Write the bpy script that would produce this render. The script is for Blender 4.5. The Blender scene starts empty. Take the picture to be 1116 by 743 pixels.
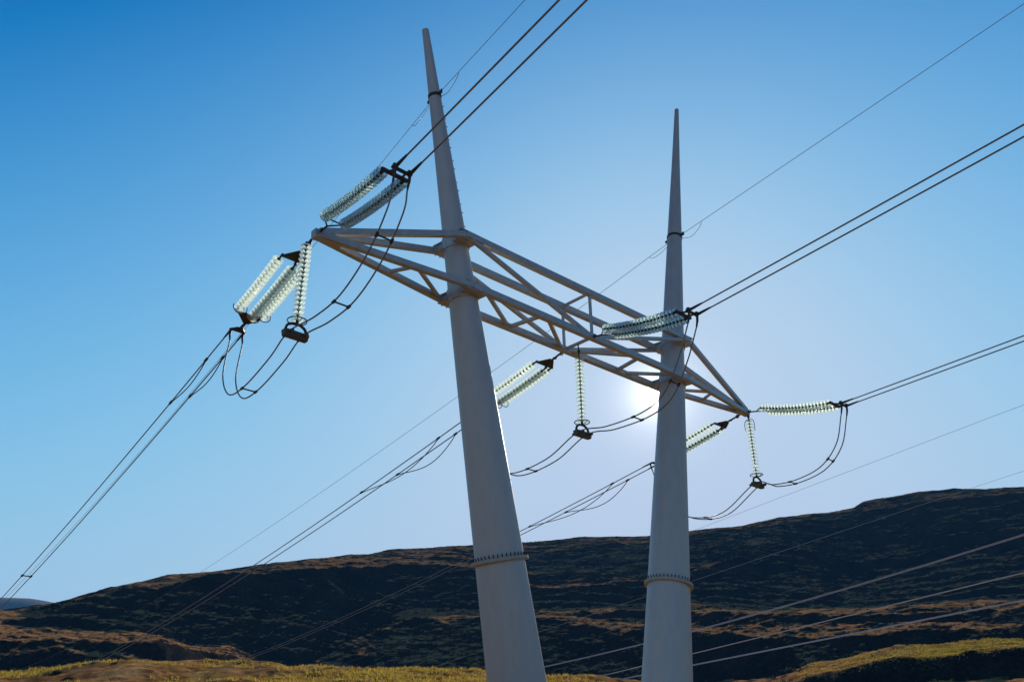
import bpy, bmesh, math, random
import numpy as np
from mathutils import Vector, Matrix
random.seed(7); rng = np.random.default_rng(7)
sc = bpy.context.scene
COL = sc.collection
R = math.radians

# ------------------------------------------------------------------ camera
FPX, PW, PH = 893.66, 1116.0, 743.0
CAM = Vector((-20.2354, -18.6120, 1.7248))
yaw, pitch, roll = 0.738, 0.452, -0.006
cam_d = bpy.data.cameras.new('camera'); cam = bpy.data.objects.new('camera', cam_d); COL.objects.link(cam)
fw = Vector((math.sin(yaw)*math.cos(pitch), math.cos(yaw)*math.cos(pitch), math.sin(pitch)))
rt = Vector((math.cos(yaw), -math.sin(yaw), 0)); up = rt.cross(fw)
rt2 = rt*math.cos(roll)+up*math.sin(roll); up2 = -rt*math.sin(roll)+up*math.cos(roll)
m = Matrix((rt2, up2, -fw)).transposed().to_4x4(); m.translation = CAM
cam.matrix_world = m
cam_d.sensor_fit = 'HORIZONTAL'; cam_d.sensor_width = 36.0; cam_d.lens = 36.0*FPX/PW
cam_d.clip_start = 0.1; cam_d.clip_end = 30000
sc.camera = cam
sc.render.resolution_x, sc.render.resolution_y = 1024, 681

# ------------------------------------------------------------------ sky and sun
SUN = Vector((0.7421, 0.5587, 0.3702)).normalized()
SUN_EL = math.asin(SUN.z); SUN_AZ = math.atan2(SUN.x, SUN.y)
world = bpy.data.worlds.new('World'); sc.world = world; world.use_nodes = True
nt = world.node_tree; nt.nodes.clear()
def N(t, ty, **kw):
    n = t.nodes.new(ty)
    for k, v in kw.items(): setattr(n, k, v)
    return n
sky = N(nt, 'ShaderNodeTexSky', sky_type='NISHITA', sun_disc=False, sun_elevation=SUN_EL, sun_rotation=SUN_AZ,
        altitude=300, air_density=1.0, dust_density=0.4, ozone_density=4.0)
bg = N(nt, 'ShaderNodeBackground'); bg.inputs['Strength'].default_value = 0.1
wo = N(nt, 'ShaderNodeOutputWorld')
# film response of the sky: each channel rolls off towards its ceiling instead of clipping
def sky_curve(x, k, x0, A):
    n = None
    def m_(op, p, q):
        q_ = N(nt, 'ShaderNodeMath', operation=op)
        for i, v in enumerate((p, q)):
            if isinstance(v, (int, float)): q_.inputs[i].default_value = v
            else: nt.links.new(v, q_.inputs[i])
        return q_.outputs[0]
    e = N(nt, 'ShaderNodeMath', operation='EXPONENT')
    nt.links.new(m_('MULTIPLY_ADD', x, -0.1*k), e.inputs[0])
    e.inputs[0].links[0].from_node.inputs[2].default_value = k*x0
    return m_('MULTIPLY', m_('MAXIMUM', m_('SUBTRACT', 1.0, e.outputs[0]), 0.015), A*10)
sp = N(nt, 'ShaderNodeSeparateColor'); cb = N(nt, 'ShaderNodeCombineColor')
nt.links.new(sky.outputs[0], sp.inputs[0])
for i, (k, x0, A) in enumerate(((5.0, 0.082, 0.57), (7.5, 0.115, 0.69), (7.7, 0.20, 0.88))):
    nt.links.new(sky_curve(sp.outputs[i], k, x0, A), cb.inputs[i])
nt.links.new(cb.outputs[0], bg.inputs['Color'])
# the sun's own disc and the bright air close around it, a function of direction only
geo = N(nt, 'ShaderNodeTexCoord')
dot = N(nt, 'ShaderNodeVectorMath', operation='DOT_PRODUCT'); dot.inputs[1].default_value = SUN
nt.links.new(geo.outputs['Generated'], dot.inputs[0])
def mr(x, a, b, c, d):
    n = N(nt, 'ShaderNodeMapRange'); n.clamp = True
    for i, v in enumerate((a, b, c, d)): n.inputs[i+1].default_value = v
    nt.links.new(x, n.inputs[0]); return n.outputs[0]
def mth(op, a, b=None):
    n = N(nt, 'ShaderNodeMath', operation=op)
    for i, v in enumerate((a, b)):
        if v is None: continue
        if isinstance(v, (int, float)): n.inputs[i].default_value = v
        else: nt.links.new(v, n.inputs[i])
    return n.outputs[0]
ang = mth('MULTIPLY', mth('ARCCOSINE', mth('MINIMUM', dot.outputs['Value'], 0.9999999)), 180/math.pi)
disc = mth('MULTIPLY', mr(ang, 0.35, 0.95, 1.0, 0.0), 14.0)
glow = mth('MULTIPLY', mth('EXPONENT', mth('MULTIPLY', ang, -0.85)), 1.9)
em = N(nt, 'ShaderNodeBackground'); em.inputs['Color'].default_value = (1, 0.93, 0.8, 1)
nt.links.new(mth('ADD', disc, glow), em.inputs['Strength'])
addw = N(nt, 'ShaderNodeAddShader')
nt.links.new(bg.outputs[0], addw.inputs[0]); nt.links.new(em.outputs[0], addw.inputs[1])
nt.links.new(addw.outputs[0], wo.inputs['Surface'])

sl = bpy.data.lights.new('sun', 'SUN'); sl.energy = 5.0; sl.angle = R(0.53); sl.color = (1.0, 0.88, 0.71)
so = bpy.data.objects.new('sun', sl); COL.objects.link(so)
so.rotation_euler = (-SUN).to_track_quat('-Z', 'Y').to_euler(); so.location = (0, 0, 60)
vs = sc.view_settings
sc.display_settings.display_device = 'sRGB'
vs.view_transform = 'Standard'; vs.look = 'None'; vs.exposure = 0.0; vs.gamma = 1.0; vs.use_curve_mapping = False
sc.render.engine = 'CYCLES'
sc.cycles.max_bounces = 10; sc.cycles.transmission_bounces = 10; sc.cycles.transparent_max_bounces = 16
sc.cycles.sample_clamp_indirect = 6.0

# ------------------------------------------------------------------ materials
def mat(name):
    m_ = bpy.data.materials.new(name); m_.use_nodes = True
    t = m_.node_tree; t.nodes.clear()
    b = N(t, 'ShaderNodeBsdfPrincipled'); o = N(t, 'ShaderNodeOutputMaterial')
    t.links.new(b.outputs[0], o.inputs[0]); return m_, t, b
def ramp(t, x, stops):
    r_ = N(t, 'ShaderNodeValToRGB'); e = r_.color_ramp.elements
    while len(e) < len(stops): e.new(0.5)
    for el, (p, c) in zip(e, stops): el.position = p; el.color = (*c, 1)
    t.links.new(x, r_.inputs[0]); return r_.outputs[0]
def noise(t, scale, detail=4, vec=None, rough=0.55):
    n = N(t, 'ShaderNodeTexNoise'); n.inputs['Scale'].default_value = scale
    n.inputs['Detail'].default_value = detail; n.inputs['Roughness'].default_value = rough
    if vec is not None: t.links.new(vec, n.inputs['Vector'])
    return n
def bump(t, b, h, strength, dist):
    n = N(t, 'ShaderNodeBump'); n.inputs['Strength'].default_value = strength; n.inputs['Distance'].default_value = dist
    t.links.new(h, n.inputs['Height']); t.links.new(n.outputs[0], b.inputs['Normal'])

def galv(name, c0, c1, metallic=0.25, rough=0.5, streak=True):
    m_, t, b = mat(name)
    tc = N(t, 'ShaderNodeTexCoord'); mp = N(t, 'ShaderNodeMapping')
    mp.inputs['Scale'].default_value = (1, 1, 0.3) if streak else (1, 1, 1)
    t.links.new(tc.outputs['Object'], mp.inputs[0])
    a = noise(t, 5.0, 6, mp.outputs[0]); s = noise(t, 40.0, 3, tc.outputs['Object'])
    mx = N(t, 'ShaderNodeMix', data_type='FLOAT'); mx.inputs[0].default_value = 0.3
    t.links.new(a.outputs[0], mx.inputs[2]); t.links.new(s.outputs[0], mx.inputs[3])
    t.links.new(ramp(t, mx.outputs[0], [(0.32, c0), (0.68, c1)]), b.inputs['Base Color'])
    b.inputs['Metallic'].default_value = metallic
    rr = N(t, 'ShaderNodeMapRange'); rr.inputs[3].default_value = rough-0.1; rr.inputs[4].default_value = rough+0.15
    t.links.new(a.outputs[0], rr.inputs[0]); t.links.new(rr.outputs[0], b.inputs['Roughness'])
    bump(t, b, s.outputs[0], 0.08, 0.01)
    return m_
M_POLE = galv('galvanised_pole', (0.43, 0.42, 0.405), (0.51, 0.495, 0.475))
M_BEAM = galv('galvanised_beam', (0.36, 0.37, 0.36), (0.52, 0.52, 0.50), 0.3, 0.45, False)
M_BAND = galv('weathered_band', (0.30, 0.28, 0.22), (0.45, 0.42, 0.34), 0.2, 0.6, False)
M_DARK = galv('dark_fitting', (0.035, 0.032, 0.030), (0.09, 0.08, 0.07), 0.5, 0.55, False)
M_IRON = galv('cap_iron', (0.02, 0.02, 0.02), (0.06, 0.06, 0.055), 0.3, 0.6, False)
M_WIRE = galv('aluminium_strand', (0.20, 0.195, 0.19), (0.30, 0.29, 0.28), 0.8, 0.52, False)
M_GLINT = galv('sun_glint_strand', (0.80, 0.78, 0.74), (0.90, 0.88, 0.84), 0.9, 0.55, False)  # pale copy of the strand, sun glint put into its colour
M_THIN = galv('steel_strand', (0.16, 0.16, 0.16), (0.24, 0.24, 0.24), 0.3, 0.7, False)
M_WEIGHT = galv('olive_weight', (0.075, 0.066, 0.045), (0.14, 0.12, 0.08), 0.3, 0.55, False)
M_LEAD = galv('black_lead', (0.03, 0.03, 0.03), (0.07, 0.065, 0.06), 0.4, 0.5, False)
def glass_mat(name, tint, milk, clear, w):
    m_, t, b = mat(name)
    b.inputs['Base Color'].default_value = (*tint, 1)
    b.inputs['Transmission Weight'].default_value = 1.0
    b.inputs['Roughness'].default_value = 0.05; b.inputs['IOR'].default_value = 1.5
    tr = N(t, 'ShaderNodeBsdfTranslucent'); tr.inputs[0].default_value = (*milk, 1)
    tp = N(t, 'ShaderNodeBsdfTransparent'); tp.inputs[0].default_value = (*tint, 1)
    m1 = N(t, 'ShaderNodeMixShader'); m1.inputs[0].default_value = w       # bright forward scatter of the ribbed shell
    m2 = N(t, 'ShaderNodeMixShader'); m2.inputs[0].default_value = clear   # light passing straight through the thin skirt
    o = [x for x in t.nodes if x.type == 'OUTPUT_MATERIAL'][0]
    t.links.new(b.outputs[0], m1.inputs[1]); t.links.new(tr.outputs[0], m1.inputs[2])
    t.links.new(m1.outputs[0], m2.inputs[1]); t.links.new(tp.outputs[0], m2.inputs[2]); t.links.new(m2.outputs[0], o.inputs[0])
    return m_
M_GLASS = glass_mat('toughened_glass', (0.95, 0.995, 0.975), (0.90, 1.0, 0.97), 0.38, 0.75)
M_GLASS_SKY = glass_mat('sky_tinted_glass', (0.80, 0.95, 0.96), (0.90, 1.0, 0.99), 0.18, 0.36)  # same glass, with the blue sky light behind it put into the tint

def ground_mat():
    m_, t, b = mat('heath_ground')
    g = N(t, 'ShaderNodeNewGeometry')
    big = noise(t, 0.06, 6, g.outputs['Position']); mid = noise(t, 0.25, 6, g.outputs['Position'], 0.65); fine = noise(t, 2.2, 5, g.outputs['Position'], 0.7)
    m2 = noise(t, 0.75, 5, g.outputs['Position'], 0.7)
    at = N(t, 'ShaderNodeAttribute', attribute_name='grass')
    heath = ramp(t, mid.outputs[0], [(0.28, (0.17, 0.08, 0.036)), (0.5, (0.40, 0.20, 0.082)), (0.68, (0.52, 0.31, 0.14))])
    shaded_rock = ramp(t, big.outputs[0], [(0.40, (0.018, 0.020, 0.022)), (0.62, (0.038, 0.034, 0.030))])
    # basalt scarps also darkened to paint in their shade, paler heath on the shelves
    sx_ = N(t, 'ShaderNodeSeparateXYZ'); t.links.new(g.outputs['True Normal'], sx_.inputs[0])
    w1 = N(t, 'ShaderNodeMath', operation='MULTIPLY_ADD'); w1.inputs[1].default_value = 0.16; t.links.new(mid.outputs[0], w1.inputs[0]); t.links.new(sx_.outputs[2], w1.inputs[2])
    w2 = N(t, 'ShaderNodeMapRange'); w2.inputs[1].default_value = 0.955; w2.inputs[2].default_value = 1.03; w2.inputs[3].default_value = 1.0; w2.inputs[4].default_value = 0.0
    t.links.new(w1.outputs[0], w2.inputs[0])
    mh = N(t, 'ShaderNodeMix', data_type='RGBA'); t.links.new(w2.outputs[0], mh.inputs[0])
    t.links.new(heath, mh.inputs[6]); t.links.new(shaded_rock, mh.inputs[7])
    grass = ramp(t, mid.outputs[0], [(0.30, (0.15, 0.09, 0.02)), (0.45, (0.28, 0.20, 0.03)), (0.62, (0.40, 0.33, 0.045))])
    f2 = N(t, 'ShaderNodeMath', operation='MULTIPLY_ADD'); f2.inputs[1].default_value = 4.0; f2.inputs[2].default_value = -2.0
    t.links.new(big.outputs[0], f2.inputs[0])
    f3 = N(t, 'ShaderNodeMath', operation='ADD', use_clamp=True); t.links.new(f2.outputs[0], f3.inputs[0]); t.links.new(at.outputs['Fac'], f3.inputs[1])
    f4 = N(t, 'ShaderNodeMath', operation='MULTIPLY', use_clamp=True); t.links.new(f3.outputs[0], f4.inputs[0])
    gate = N(t, 'ShaderNodeMath', operation='MULTIPLY', use_clamp=True); gate.inputs[1].default_value = 4.0
    t.links.new(at.outputs['Fac'], gate.inputs[0]); t.links.new(gate.outputs[0], f4.inputs[1])
    inv = N(t, 'ShaderNodeMath', operation='SUBTRACT'); inv.inputs[0].default_value = 1.0; t.links.new(w2.outputs[0], inv.inputs[1])
    f5 = N(t, 'ShaderNodeMath', operation='MULTIPLY'); t.links.new(f4.outputs[0], f5.inputs[0]); t.links.new(inv.outputs[0], f5.inputs[1])
    mg = N(t, 'ShaderNodeMix', data_type='RGBA'); t.links.new(f5.outputs[0], mg.inputs[0])
    t.links.new(mh.outputs[2], mg.inputs[6]); t.links.new(grass, mg.inputs[7])
    vf = N(t, 'ShaderNodeMix', data_type='RGBA', blend_type='MULTIPLY'); vf.inputs[0].default_value = 1.0
    t.links.new(mg.outputs[2], vf.inputs[6])
    t.links.new(ramp(t, m2.outputs[0], [(0.3, (0.35, 0.35, 0.36)), (0.68, (1.35, 1.32, 1.25))]), vf.inputs[7])
    t.links.new(vf.outputs[2], b.inputs['Base Color'])
    b.inputs['Roughness'].default_value = 0.95; b.inputs['Specular IOR Level'].default_value = 0.0
    ad = N(t, 'ShaderNodeMath', operation='ADD'); t.links.new(mid.outputs[0], ad.inputs[0]); t.links.new(fine.outputs[0], ad.inputs[1])
    a3 = N(t, 'ShaderNodeMath', operation='MULTIPLY_ADD'); a3.inputs[1].default_value = 0.8; t.links.new(m2.outputs[0], a3.inputs[0]); t.links.new(ad.outputs[0], a3.inputs[2])
    bump(t, b, a3.outputs[0], 0.45, 1.3)
    return m_
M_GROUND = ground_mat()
def far_mat():
    m_, t, b = mat('far_heath'); g = N(t, 'ShaderNodeNewGeometry')
    n = noise(t, 0.01, 5, g.outputs['Position'])
    t.links.new(ramp(t, n.outputs[0], [(0.35, (0.02, 0.022, 0.022)), (0.65, (0.04, 0.036, 0.03))]), b.inputs['Base Color'])
    b.inputs['Roughness'].default_value = 0.95; return m_
M_FAR = far_mat()
def tuft_mat():
    m_, t, b = mat('grass_blade'); oi = N(t, 'ShaderNodeNewGeometry')
    n = noise(t, 0.6, 3, oi.outputs['Position'])
    c = ramp(t, n.outputs[0], [(0.3, (0.24, 0.14, 0.035)), (0.5, (0.37, 0.26, 0.045)), (0.7, (0.44, 0.35, 0.055))])
    t.links.new(c, b.inputs['Base Color']); b.inputs['Roughness'].default_value = 0.7
    tr = N(t, 'ShaderNodeBsdfTranslucent'); t.links.new(c, tr.inputs[0])
    mx = N(t, 'ShaderNodeMixShader'); mx.inputs[0].default_value = 0.62
    o = [x for x in t.nodes if x.type == 'OUTPUT_MATERIAL'][0]
    t.links.new(b.outputs[0], mx.inputs[1]); t.links.new(tr.outputs[0], mx.inputs[2]); t.links.new(mx.outputs[0], o.inputs[0])
    return m_
M_TUFT = tuft_mat()
def stone_mat():
    m_, t, b = mat('lava_stone'); tc = N(t, 'ShaderNodeTexCoord'); n = noise(t, 3.0, 6, tc.outputs['Object'])
    t.links.new(ramp(t, n.outputs[0], [(0.35, (0.06, 0.055, 0.05)), (0.65, (0.2, 0.19, 0.17))]), b.inputs['Base Color'])
    b.inputs['Roughness'].default_value = 0.9; bump(t, b, n.outputs[0], 0.6, 0.05); return m_
M_STONE = stone_mat()

# ------------------------------------------------------------------ mesh helpers
def V(*a): return Vector(a if len(a) > 1 else a[0])
def link(name, bm, material, parent=None, smooth=False):
    me = bpy.data.meshes.new(name); bmesh.ops.recalc_face_normals(bm, faces=bm.faces); bm.to_mesh(me); bm.free()
    if smooth:
        me.polygons.foreach_set('use_smooth', [True]*len(me.polygons))
        me.set_sharp_from_angle(angle=R(40))
    me.materials.append(material)
    o = bpy.data.objects.new(name, me); COL.objects.link(o)
    if parent is not None: o.parent = parent
    return o
def tag(o, label=None, cat=None, group=None, kind=None):
    if label: o['label'] = label
    if cat: o['category'] = cat
    if group: o['group'] = group
    if kind: o['kind'] = kind
    return o
def thing(name, label, cat, group=None, loc=(0, 0, 0)):
    o = bpy.data.objects.new(name, None); COL.objects.link(o); o.location = loc; o.empty_display_size = 0.3
    return tag(o, label, cat, group)
def frame(d, upv=Vector((0, 0, 1))):
    d = d.normalized(); s = d.cross(upv)
    if s.length < 1e-4: s = d.cross(Vector((0, 1, 0)))
    s.normalize(); return s, s.cross(d).normalized()
def bar(bm, a, b, w, h=None, bev=0.012):
    """rectangular section bar from a to b"""
    a, b = V(a), V(b); h = h or w; d = (b-a); s, u = frame(d)
    M = Matrix((s*w, u*h, d)).transposed().to_4x4(); M.translation = (a+b)/2
    r = bmesh.ops.create_cube(bm, size=1.0, matrix=M)
    if bev:
        es = list({e for v in r['verts'] for e in v.link_edges})
        bmesh.ops.bevel(bm, geom=es, offset=bev, segments=1, affect='EDGES')
def tube(bm, pts, rad, n=8, cap=True):
    pts = [V(p) for p in pts]; rads = rad if isinstance(rad, (list, tuple)) else [rad]*len(pts)
    rings = []; pu = None
    for i, p in enumerate(pts):
        d = (pts[min(i+1, len(pts)-1)]-pts[max(i-1, 0)]).normalized()
        if pu is None: s, u = frame(d)
        else:
            s = d.cross(pu)
            s = s.normalized() if s.length > 1e-5 else frame(d)[0]
            u = s.cross(d).normalized()
        pu = u
        rings.append([bm.verts.new(p+(s*math.cos(2*math.pi*k/n)+u*math.sin(2*math.pi*k/n))*rads[i]) for k in range(n)])
    for a, b in zip(rings, rings[1:]):
        for k in range(n): bm.faces.new((a[k], a[(k+1) % n], b[(k+1) % n], b[k]))
    if cap: bm.faces.new(rings[0][::-1]); bm.faces.new(rings[-1])
def ring(bm, c, ax, R_, r_, n=28, m_=6, a0=0.0, a1=2*math.pi):
    s, u = frame(V(ax)); k = max(4, int(n*(a1-a0)/(2*math.pi)))
    pts = [V(c)+(s*math.cos(a0+(a1-a0)*i/k)+u*math.sin(a0+(a1-a0)*i/k))*R_ for i in range(k+1)]
    tube(bm, pts, r_, m_)
def plate(bm, poly, thick, nrm):
    n = V(nrm).normalized()*thick/2
    a = [bm.verts.new(V(p)+n) for p in poly]; b = [bm.verts.new(V(p)-n) for p in poly]
    bm.faces.new(a); bm.faces.new(b[::-1])
    for i in range(len(a)):
        j = (i+1) % len(a); bm.faces.new((a[i], b[i], b[j], a[j]))
def lathe(bm, prof, n=20, M=None):
    rings = []
    for r_, z_ in prof:
        rings.append([bm.verts.new((r_*math.cos(2*math.pi*k/n), r_*math.sin(2*math.pi*k/n), z_)) for k in range(n)])
    for a, b in zip(rings, rings[1:]):
        for k in range(n): bm.faces.new((a[k], a[(k+1) % n], b[(k+1) % n], b[k]))
    return rings
def smooth_path(pts, sub=8):
    pts = [V(p) for p in pts]; out = []
    P = [pts[0]*2-pts[1]]+pts+[pts[-1]*2-pts[-2]]
    for i in range(1, len(P)-2):
        p0, p1, p2, p3 = P[i-1], P[i], P[i+1], P[i+2]
        for k in range(sub):
            t = k/sub
            out.append(0.5*((2*p1)+(p2-p0)*t+(2*p0-5*p1+4*p2-p3)*t*t+(3*p1-p0-3*p2+p3)*t**3))
    out.append(pts[-1]); return out

# ------------------------------------------------------------------ terrain
def vnoise(x, y, seed):
    xi = np.floor(x).astype(np.int64); yi = np.floor(y).astype(np.int64); xf = x-xi; yf = y-yi
    def h(a, b):
        n = (a*374761393+b*668265263+seed*1274126177) & 0x7fffffff
        n = ((n ^ (n >> 13))*1274126177) & 0x7fffffff
        return ((n ^ (n >> 16)) & 0xffff)/65535.0
    u = xf*xf*xf*(xf*(xf*6-15)+10); v = yf*yf*yf*(yf*(yf*6-15)+10)
    return (h(xi, yi)*(1-u)+h(xi+1, yi)*u)*(1-v)+(h(xi, yi+1)*(1-u)+h(xi+1, yi+1)*u)*v
def fbm(x, y, seed, octv=5, gain=0.5):
    s = 0; a = 1; tot = 0
    for o in range(octv):
        s = s+a*(vnoise(x*2**o+o*17.3, y*2**o-o*9.1, seed+o)-0.5); tot += a; a *= gain
    return s/tot*2
# slope profiles of the hillside along bearings: distance (m) and height angle (deg)
KEYAZ = [-40, 0, 11, 18, 23, 28, 36, 45, 52, 60, 66, 75, 110, 150]
PROF = {
 -40: [(95,2.0),(345,1.6),(350,1.6),(380,1.8),(440,2.0),(446,2.05),(478,2.1),(490,2.3),(540,2.5),(545,2.55),(600,2.65),(605,2.7),(680,2.8)],
 0:  [(95,3.0),(345,2.8),(350,2.8),(380,4.6),(440,5.0),(446,5.1),(478,5.3),(490,5.7),(540,5.85),(545,5.9),(600,6.05),(605,6.1),(680,6.2)],
 11: [(95,3.25),(345,3.2),(350,3.2),(380,5.3),(440,5.7),(446,5.8),(478,6.0),(490,6.4),(540,6.6),(545,6.65),(600,6.72),(605,6.75),(680,6.8)],
 18: [(95,4.15),(345,3.3),(350,3.3),(382,5.4),(440,5.75),(446,5.9),(478,6.1),(527,8.7),(570,8.85),(575,8.9),(600,8.93),(605,8.95),(640,9.0)],
 23: [(95,4.1),(385,3.3),(390,3.3),(415,5.0),(450,5.2),(455,5.2),(480,5.2),(568,9.6),(600,9.7),(606,9.75),(640,9.8),(646,9.83),(690,9.9)],
 28: [(95,4.0),(420,3.4),(425,3.4),(440,3.9),(460,4.0),(465,4.05),(480,4.1),(606,10.2),(640,10.35),(648,10.45),(690,10.55),(700,10.62),(750,10.75)],
 36: [(95,3.9),(425,3.4),(430,3.45),(525,7.4),(570,7.6),(575,7.65),(600,7.75),(682,10.8),(740,11.0),(750,11.2),(810,11.4),(822,11.55),(900,11.75)],
 45: [(95,3.65),(415,3.2),(420,3.2),(495,7.1),(560,7.5),(566,7.6),(590,7.8),(622,9.05),(700,9.3),(728,10.05),(800,10.3),(875,11.75),(960,12.2)],
 52: [(95,2.9),(395,3.0),(400,3.0),(455,6.2),(520,6.6),(544,7.6),(620,7.95),(655,9.3),(755,9.75),(762,9.9),(775,9.95),(875,12.0),(980,12.35)],
 60: [(95,2.4),(330,3.4),(335,3.4),(372,5.75),(430,6.0),(452,6.9),(640,7.4),(860,12.6),(880,12.7),(890,12.75),(905,12.85),(920,13.0),(960,13.1)],
 66: [(95,2.3),(335,3.4),(340,3.4),(378,5.8),(450,5.95),(475,6.9),(680,7.3),(915,13.0),(935,13.1),(945,13.2),(960,13.35),(970,13.5),(1000,13.6)],
 75: [(95,2.3),(335,3.4),(340,3.4),(375,5.6),(450,5.8),(475,6.5),(680,7.0),(915,12.8),(930,12.9),(940,12.95),(960,13.1),(970,13.2),(1000,13.35)],
 110: [(95,2.0),(335,2.8),(340,2.8),(375,4.4),(450,4.6),(475,5.2),(680,6.0),(900,9.3),(930,9.5),(940,9.6),(960,9.8),(970,9.9),(1000,10.0)],
 150: [(95,1.5),(335,2.0),(340,2.0),(375,2.2),(450,2.4),(475,2.5),(680,2.7),(900,3.0),(930,3.1),(940,3.15),(960,3.2),(970,3.25),(1000,3.3)],
}
SKY = [(-40,2.8),(0,6.0),(11.24,6.82),(14.17,7.46),(15.78,8.09),(18.72,8.97),(19.98,9.43),(22.42,9.73),(26.33,10.5),(29.86,10.99),(34.12,11.59),(38.5,11.9),
 (43.59,12.13),(45.5,12.3),(47.41,12.43),(51.19,12.31),(54.93,12.56),(57.97,12.68),(60.41,13.06),(63.31,13.08),(65.03,13.2),(65.66,13.52),(68.98,13.79),(72.08,13.66),(74.78,13.33),(110,10),(150,3.3)]
sx = [a for a, _ in SKY]; sy = [b for _, b in SKY]
def terrain(az, r):
    """az (deg), r arrays of one shape -> height"""
    x = CAM.x+r*np.sin(np.radians(az)); y = CAM.y+r*np.cos(np.radians(az))
    u = np.radians(az)*650.0
    azw = az+fbm(u/110, r/110, 5, 4)*1.8*np.clip((r-120)/200, 0, 1)
    rw = np.maximum(r*(1+0.06*fbm(u/150, r/220, 11, 5, 0.55)*np.clip((r-130)/250, 0, 1)), 1)
    el = np.zeros_like(r)
    ks = np.array(KEYAZ, float); idx = np.clip(np.searchsorted(ks, azw)-1, 0, len(ks)-2)
    t = np.clip((azw-ks[idx])/(ks[idx+1]-ks[idx]), 0, 1); t = t*t*(3-2*t)
    for i in range(len(ks)-1):
        mk = idx == i
        if not mk.any(): continue
        pa = PROF[KEYAZ[i]]; pb = PROF[KEYAZ[i+1]]; tt = t[mk]; q = rw[mk]
        R_ = [pa[j][0]*(1-tt)+pb[j][0]*tt for j in range(13)]; E_ = [pa[j][1]*(1-tt)+pb[j][1]*tt for j in range(13)]
        e = np.where(q < R_[0], E_[0], E_[-1])
        for j in range(12):
            s = (q >= R_[j]) & (q < R_[j+1]); f = np.clip((q-R_[j])/(R_[j+1]-R_[j]), 0, 1)
            e = np.where(s, E_[j]*(1-f)+E_[j+1]*f, e)
        el[mk] = e
    h = 1.72+r*np.tan(np.radians(el))
    near = r < 95
    zf = 1.72+95*np.tan(np.radians(el))
    h = np.where(near, zf*(r/95)**1.7, h)
    top = 1005.0
    h = np.where(rw > top, (1.72+top*np.tan(np.radians(el)))+(rw-top)*0.02, h)
    # the grassy bench on the right, ending in a short bank
    er = -0.42+np.interp(az, [50, 54, 57.0, 61, 65, 70, 75, 110, 150], [0.5, 1.2, 2.5, 4.2, 4.95, 5.0, 4.65, 3.4, 1.4])
    rr_ = r+fbm(u/60, r*0+1.7, 61, 5, 0.6)*9
    hb = np.clip((rr_-204)/22, 0, 1); hb = hb*hb*(3-2*hb)
    bench = 6.0+(1.72+226*np.tan(np.radians(er))-6.0)*hb+np.clip(rr_-226, 0, 46)*0.115-np.clip(r-275, 0, None)*0.20
    h = np.maximum(h, np.where(r > 180, bench, -99))
    # small terraces, hummocks and gullies
    amp = np.clip((r-200)/200, 0, 1)
    q = h/8.0+fbm(u/190, r/260, 23, 4)*1.6; fl = np.floor(q); fr = q-fl
    st = fl+np.clip((fr-0.55)/0.45, 0, 1)
    band = np.clip(fbm(u/170, r/120, 31, 3)*1.6+0.25, 0, 1)
    ez = np.degrees(np.arctan2(h-1.72, r))
    mid_ = np.clip((az-34)/8, 0, 1)*np.clip((78-az)/6, 0, 1)*np.clip((ez-5.2)/0.6, 0, 1)*np.clip((11.0-ez-np.clip(az-55, 0, 8)*0.35)/1.0, 0, 1)
    h = h+(st-q+0.33)*8.0*(0.40*band+0.62*mid_*np.clip(band+0.25, 0, 1))*amp
    h = h+fbm(u/70, r/55, 41, 5, 0.5)*np.clip((r-60)/250, 0, 1)*2.2
    h = h+fbm(x/9, y/9, 51, 5, 0.6)*np.clip((r-25)/60, 0.08, 1)*0.9+fbm(u/16, r/11, 57, 4, 0.6)*amp*1.6+fbm(u/48, r/30, 67, 4, 0.55)*amp*1.5
    # a knoll beyond the near rise
    da = az-25.0; wid = np.where(da < 0, 5.5, 3.2)
    kn = np.exp(-(np.abs(da)/wid)**np.where(da < 0, 2.0, 3.5))*np.exp(-((r-140)/22)**4)
    h = h+kn*1.1
    return x, y, h
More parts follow.
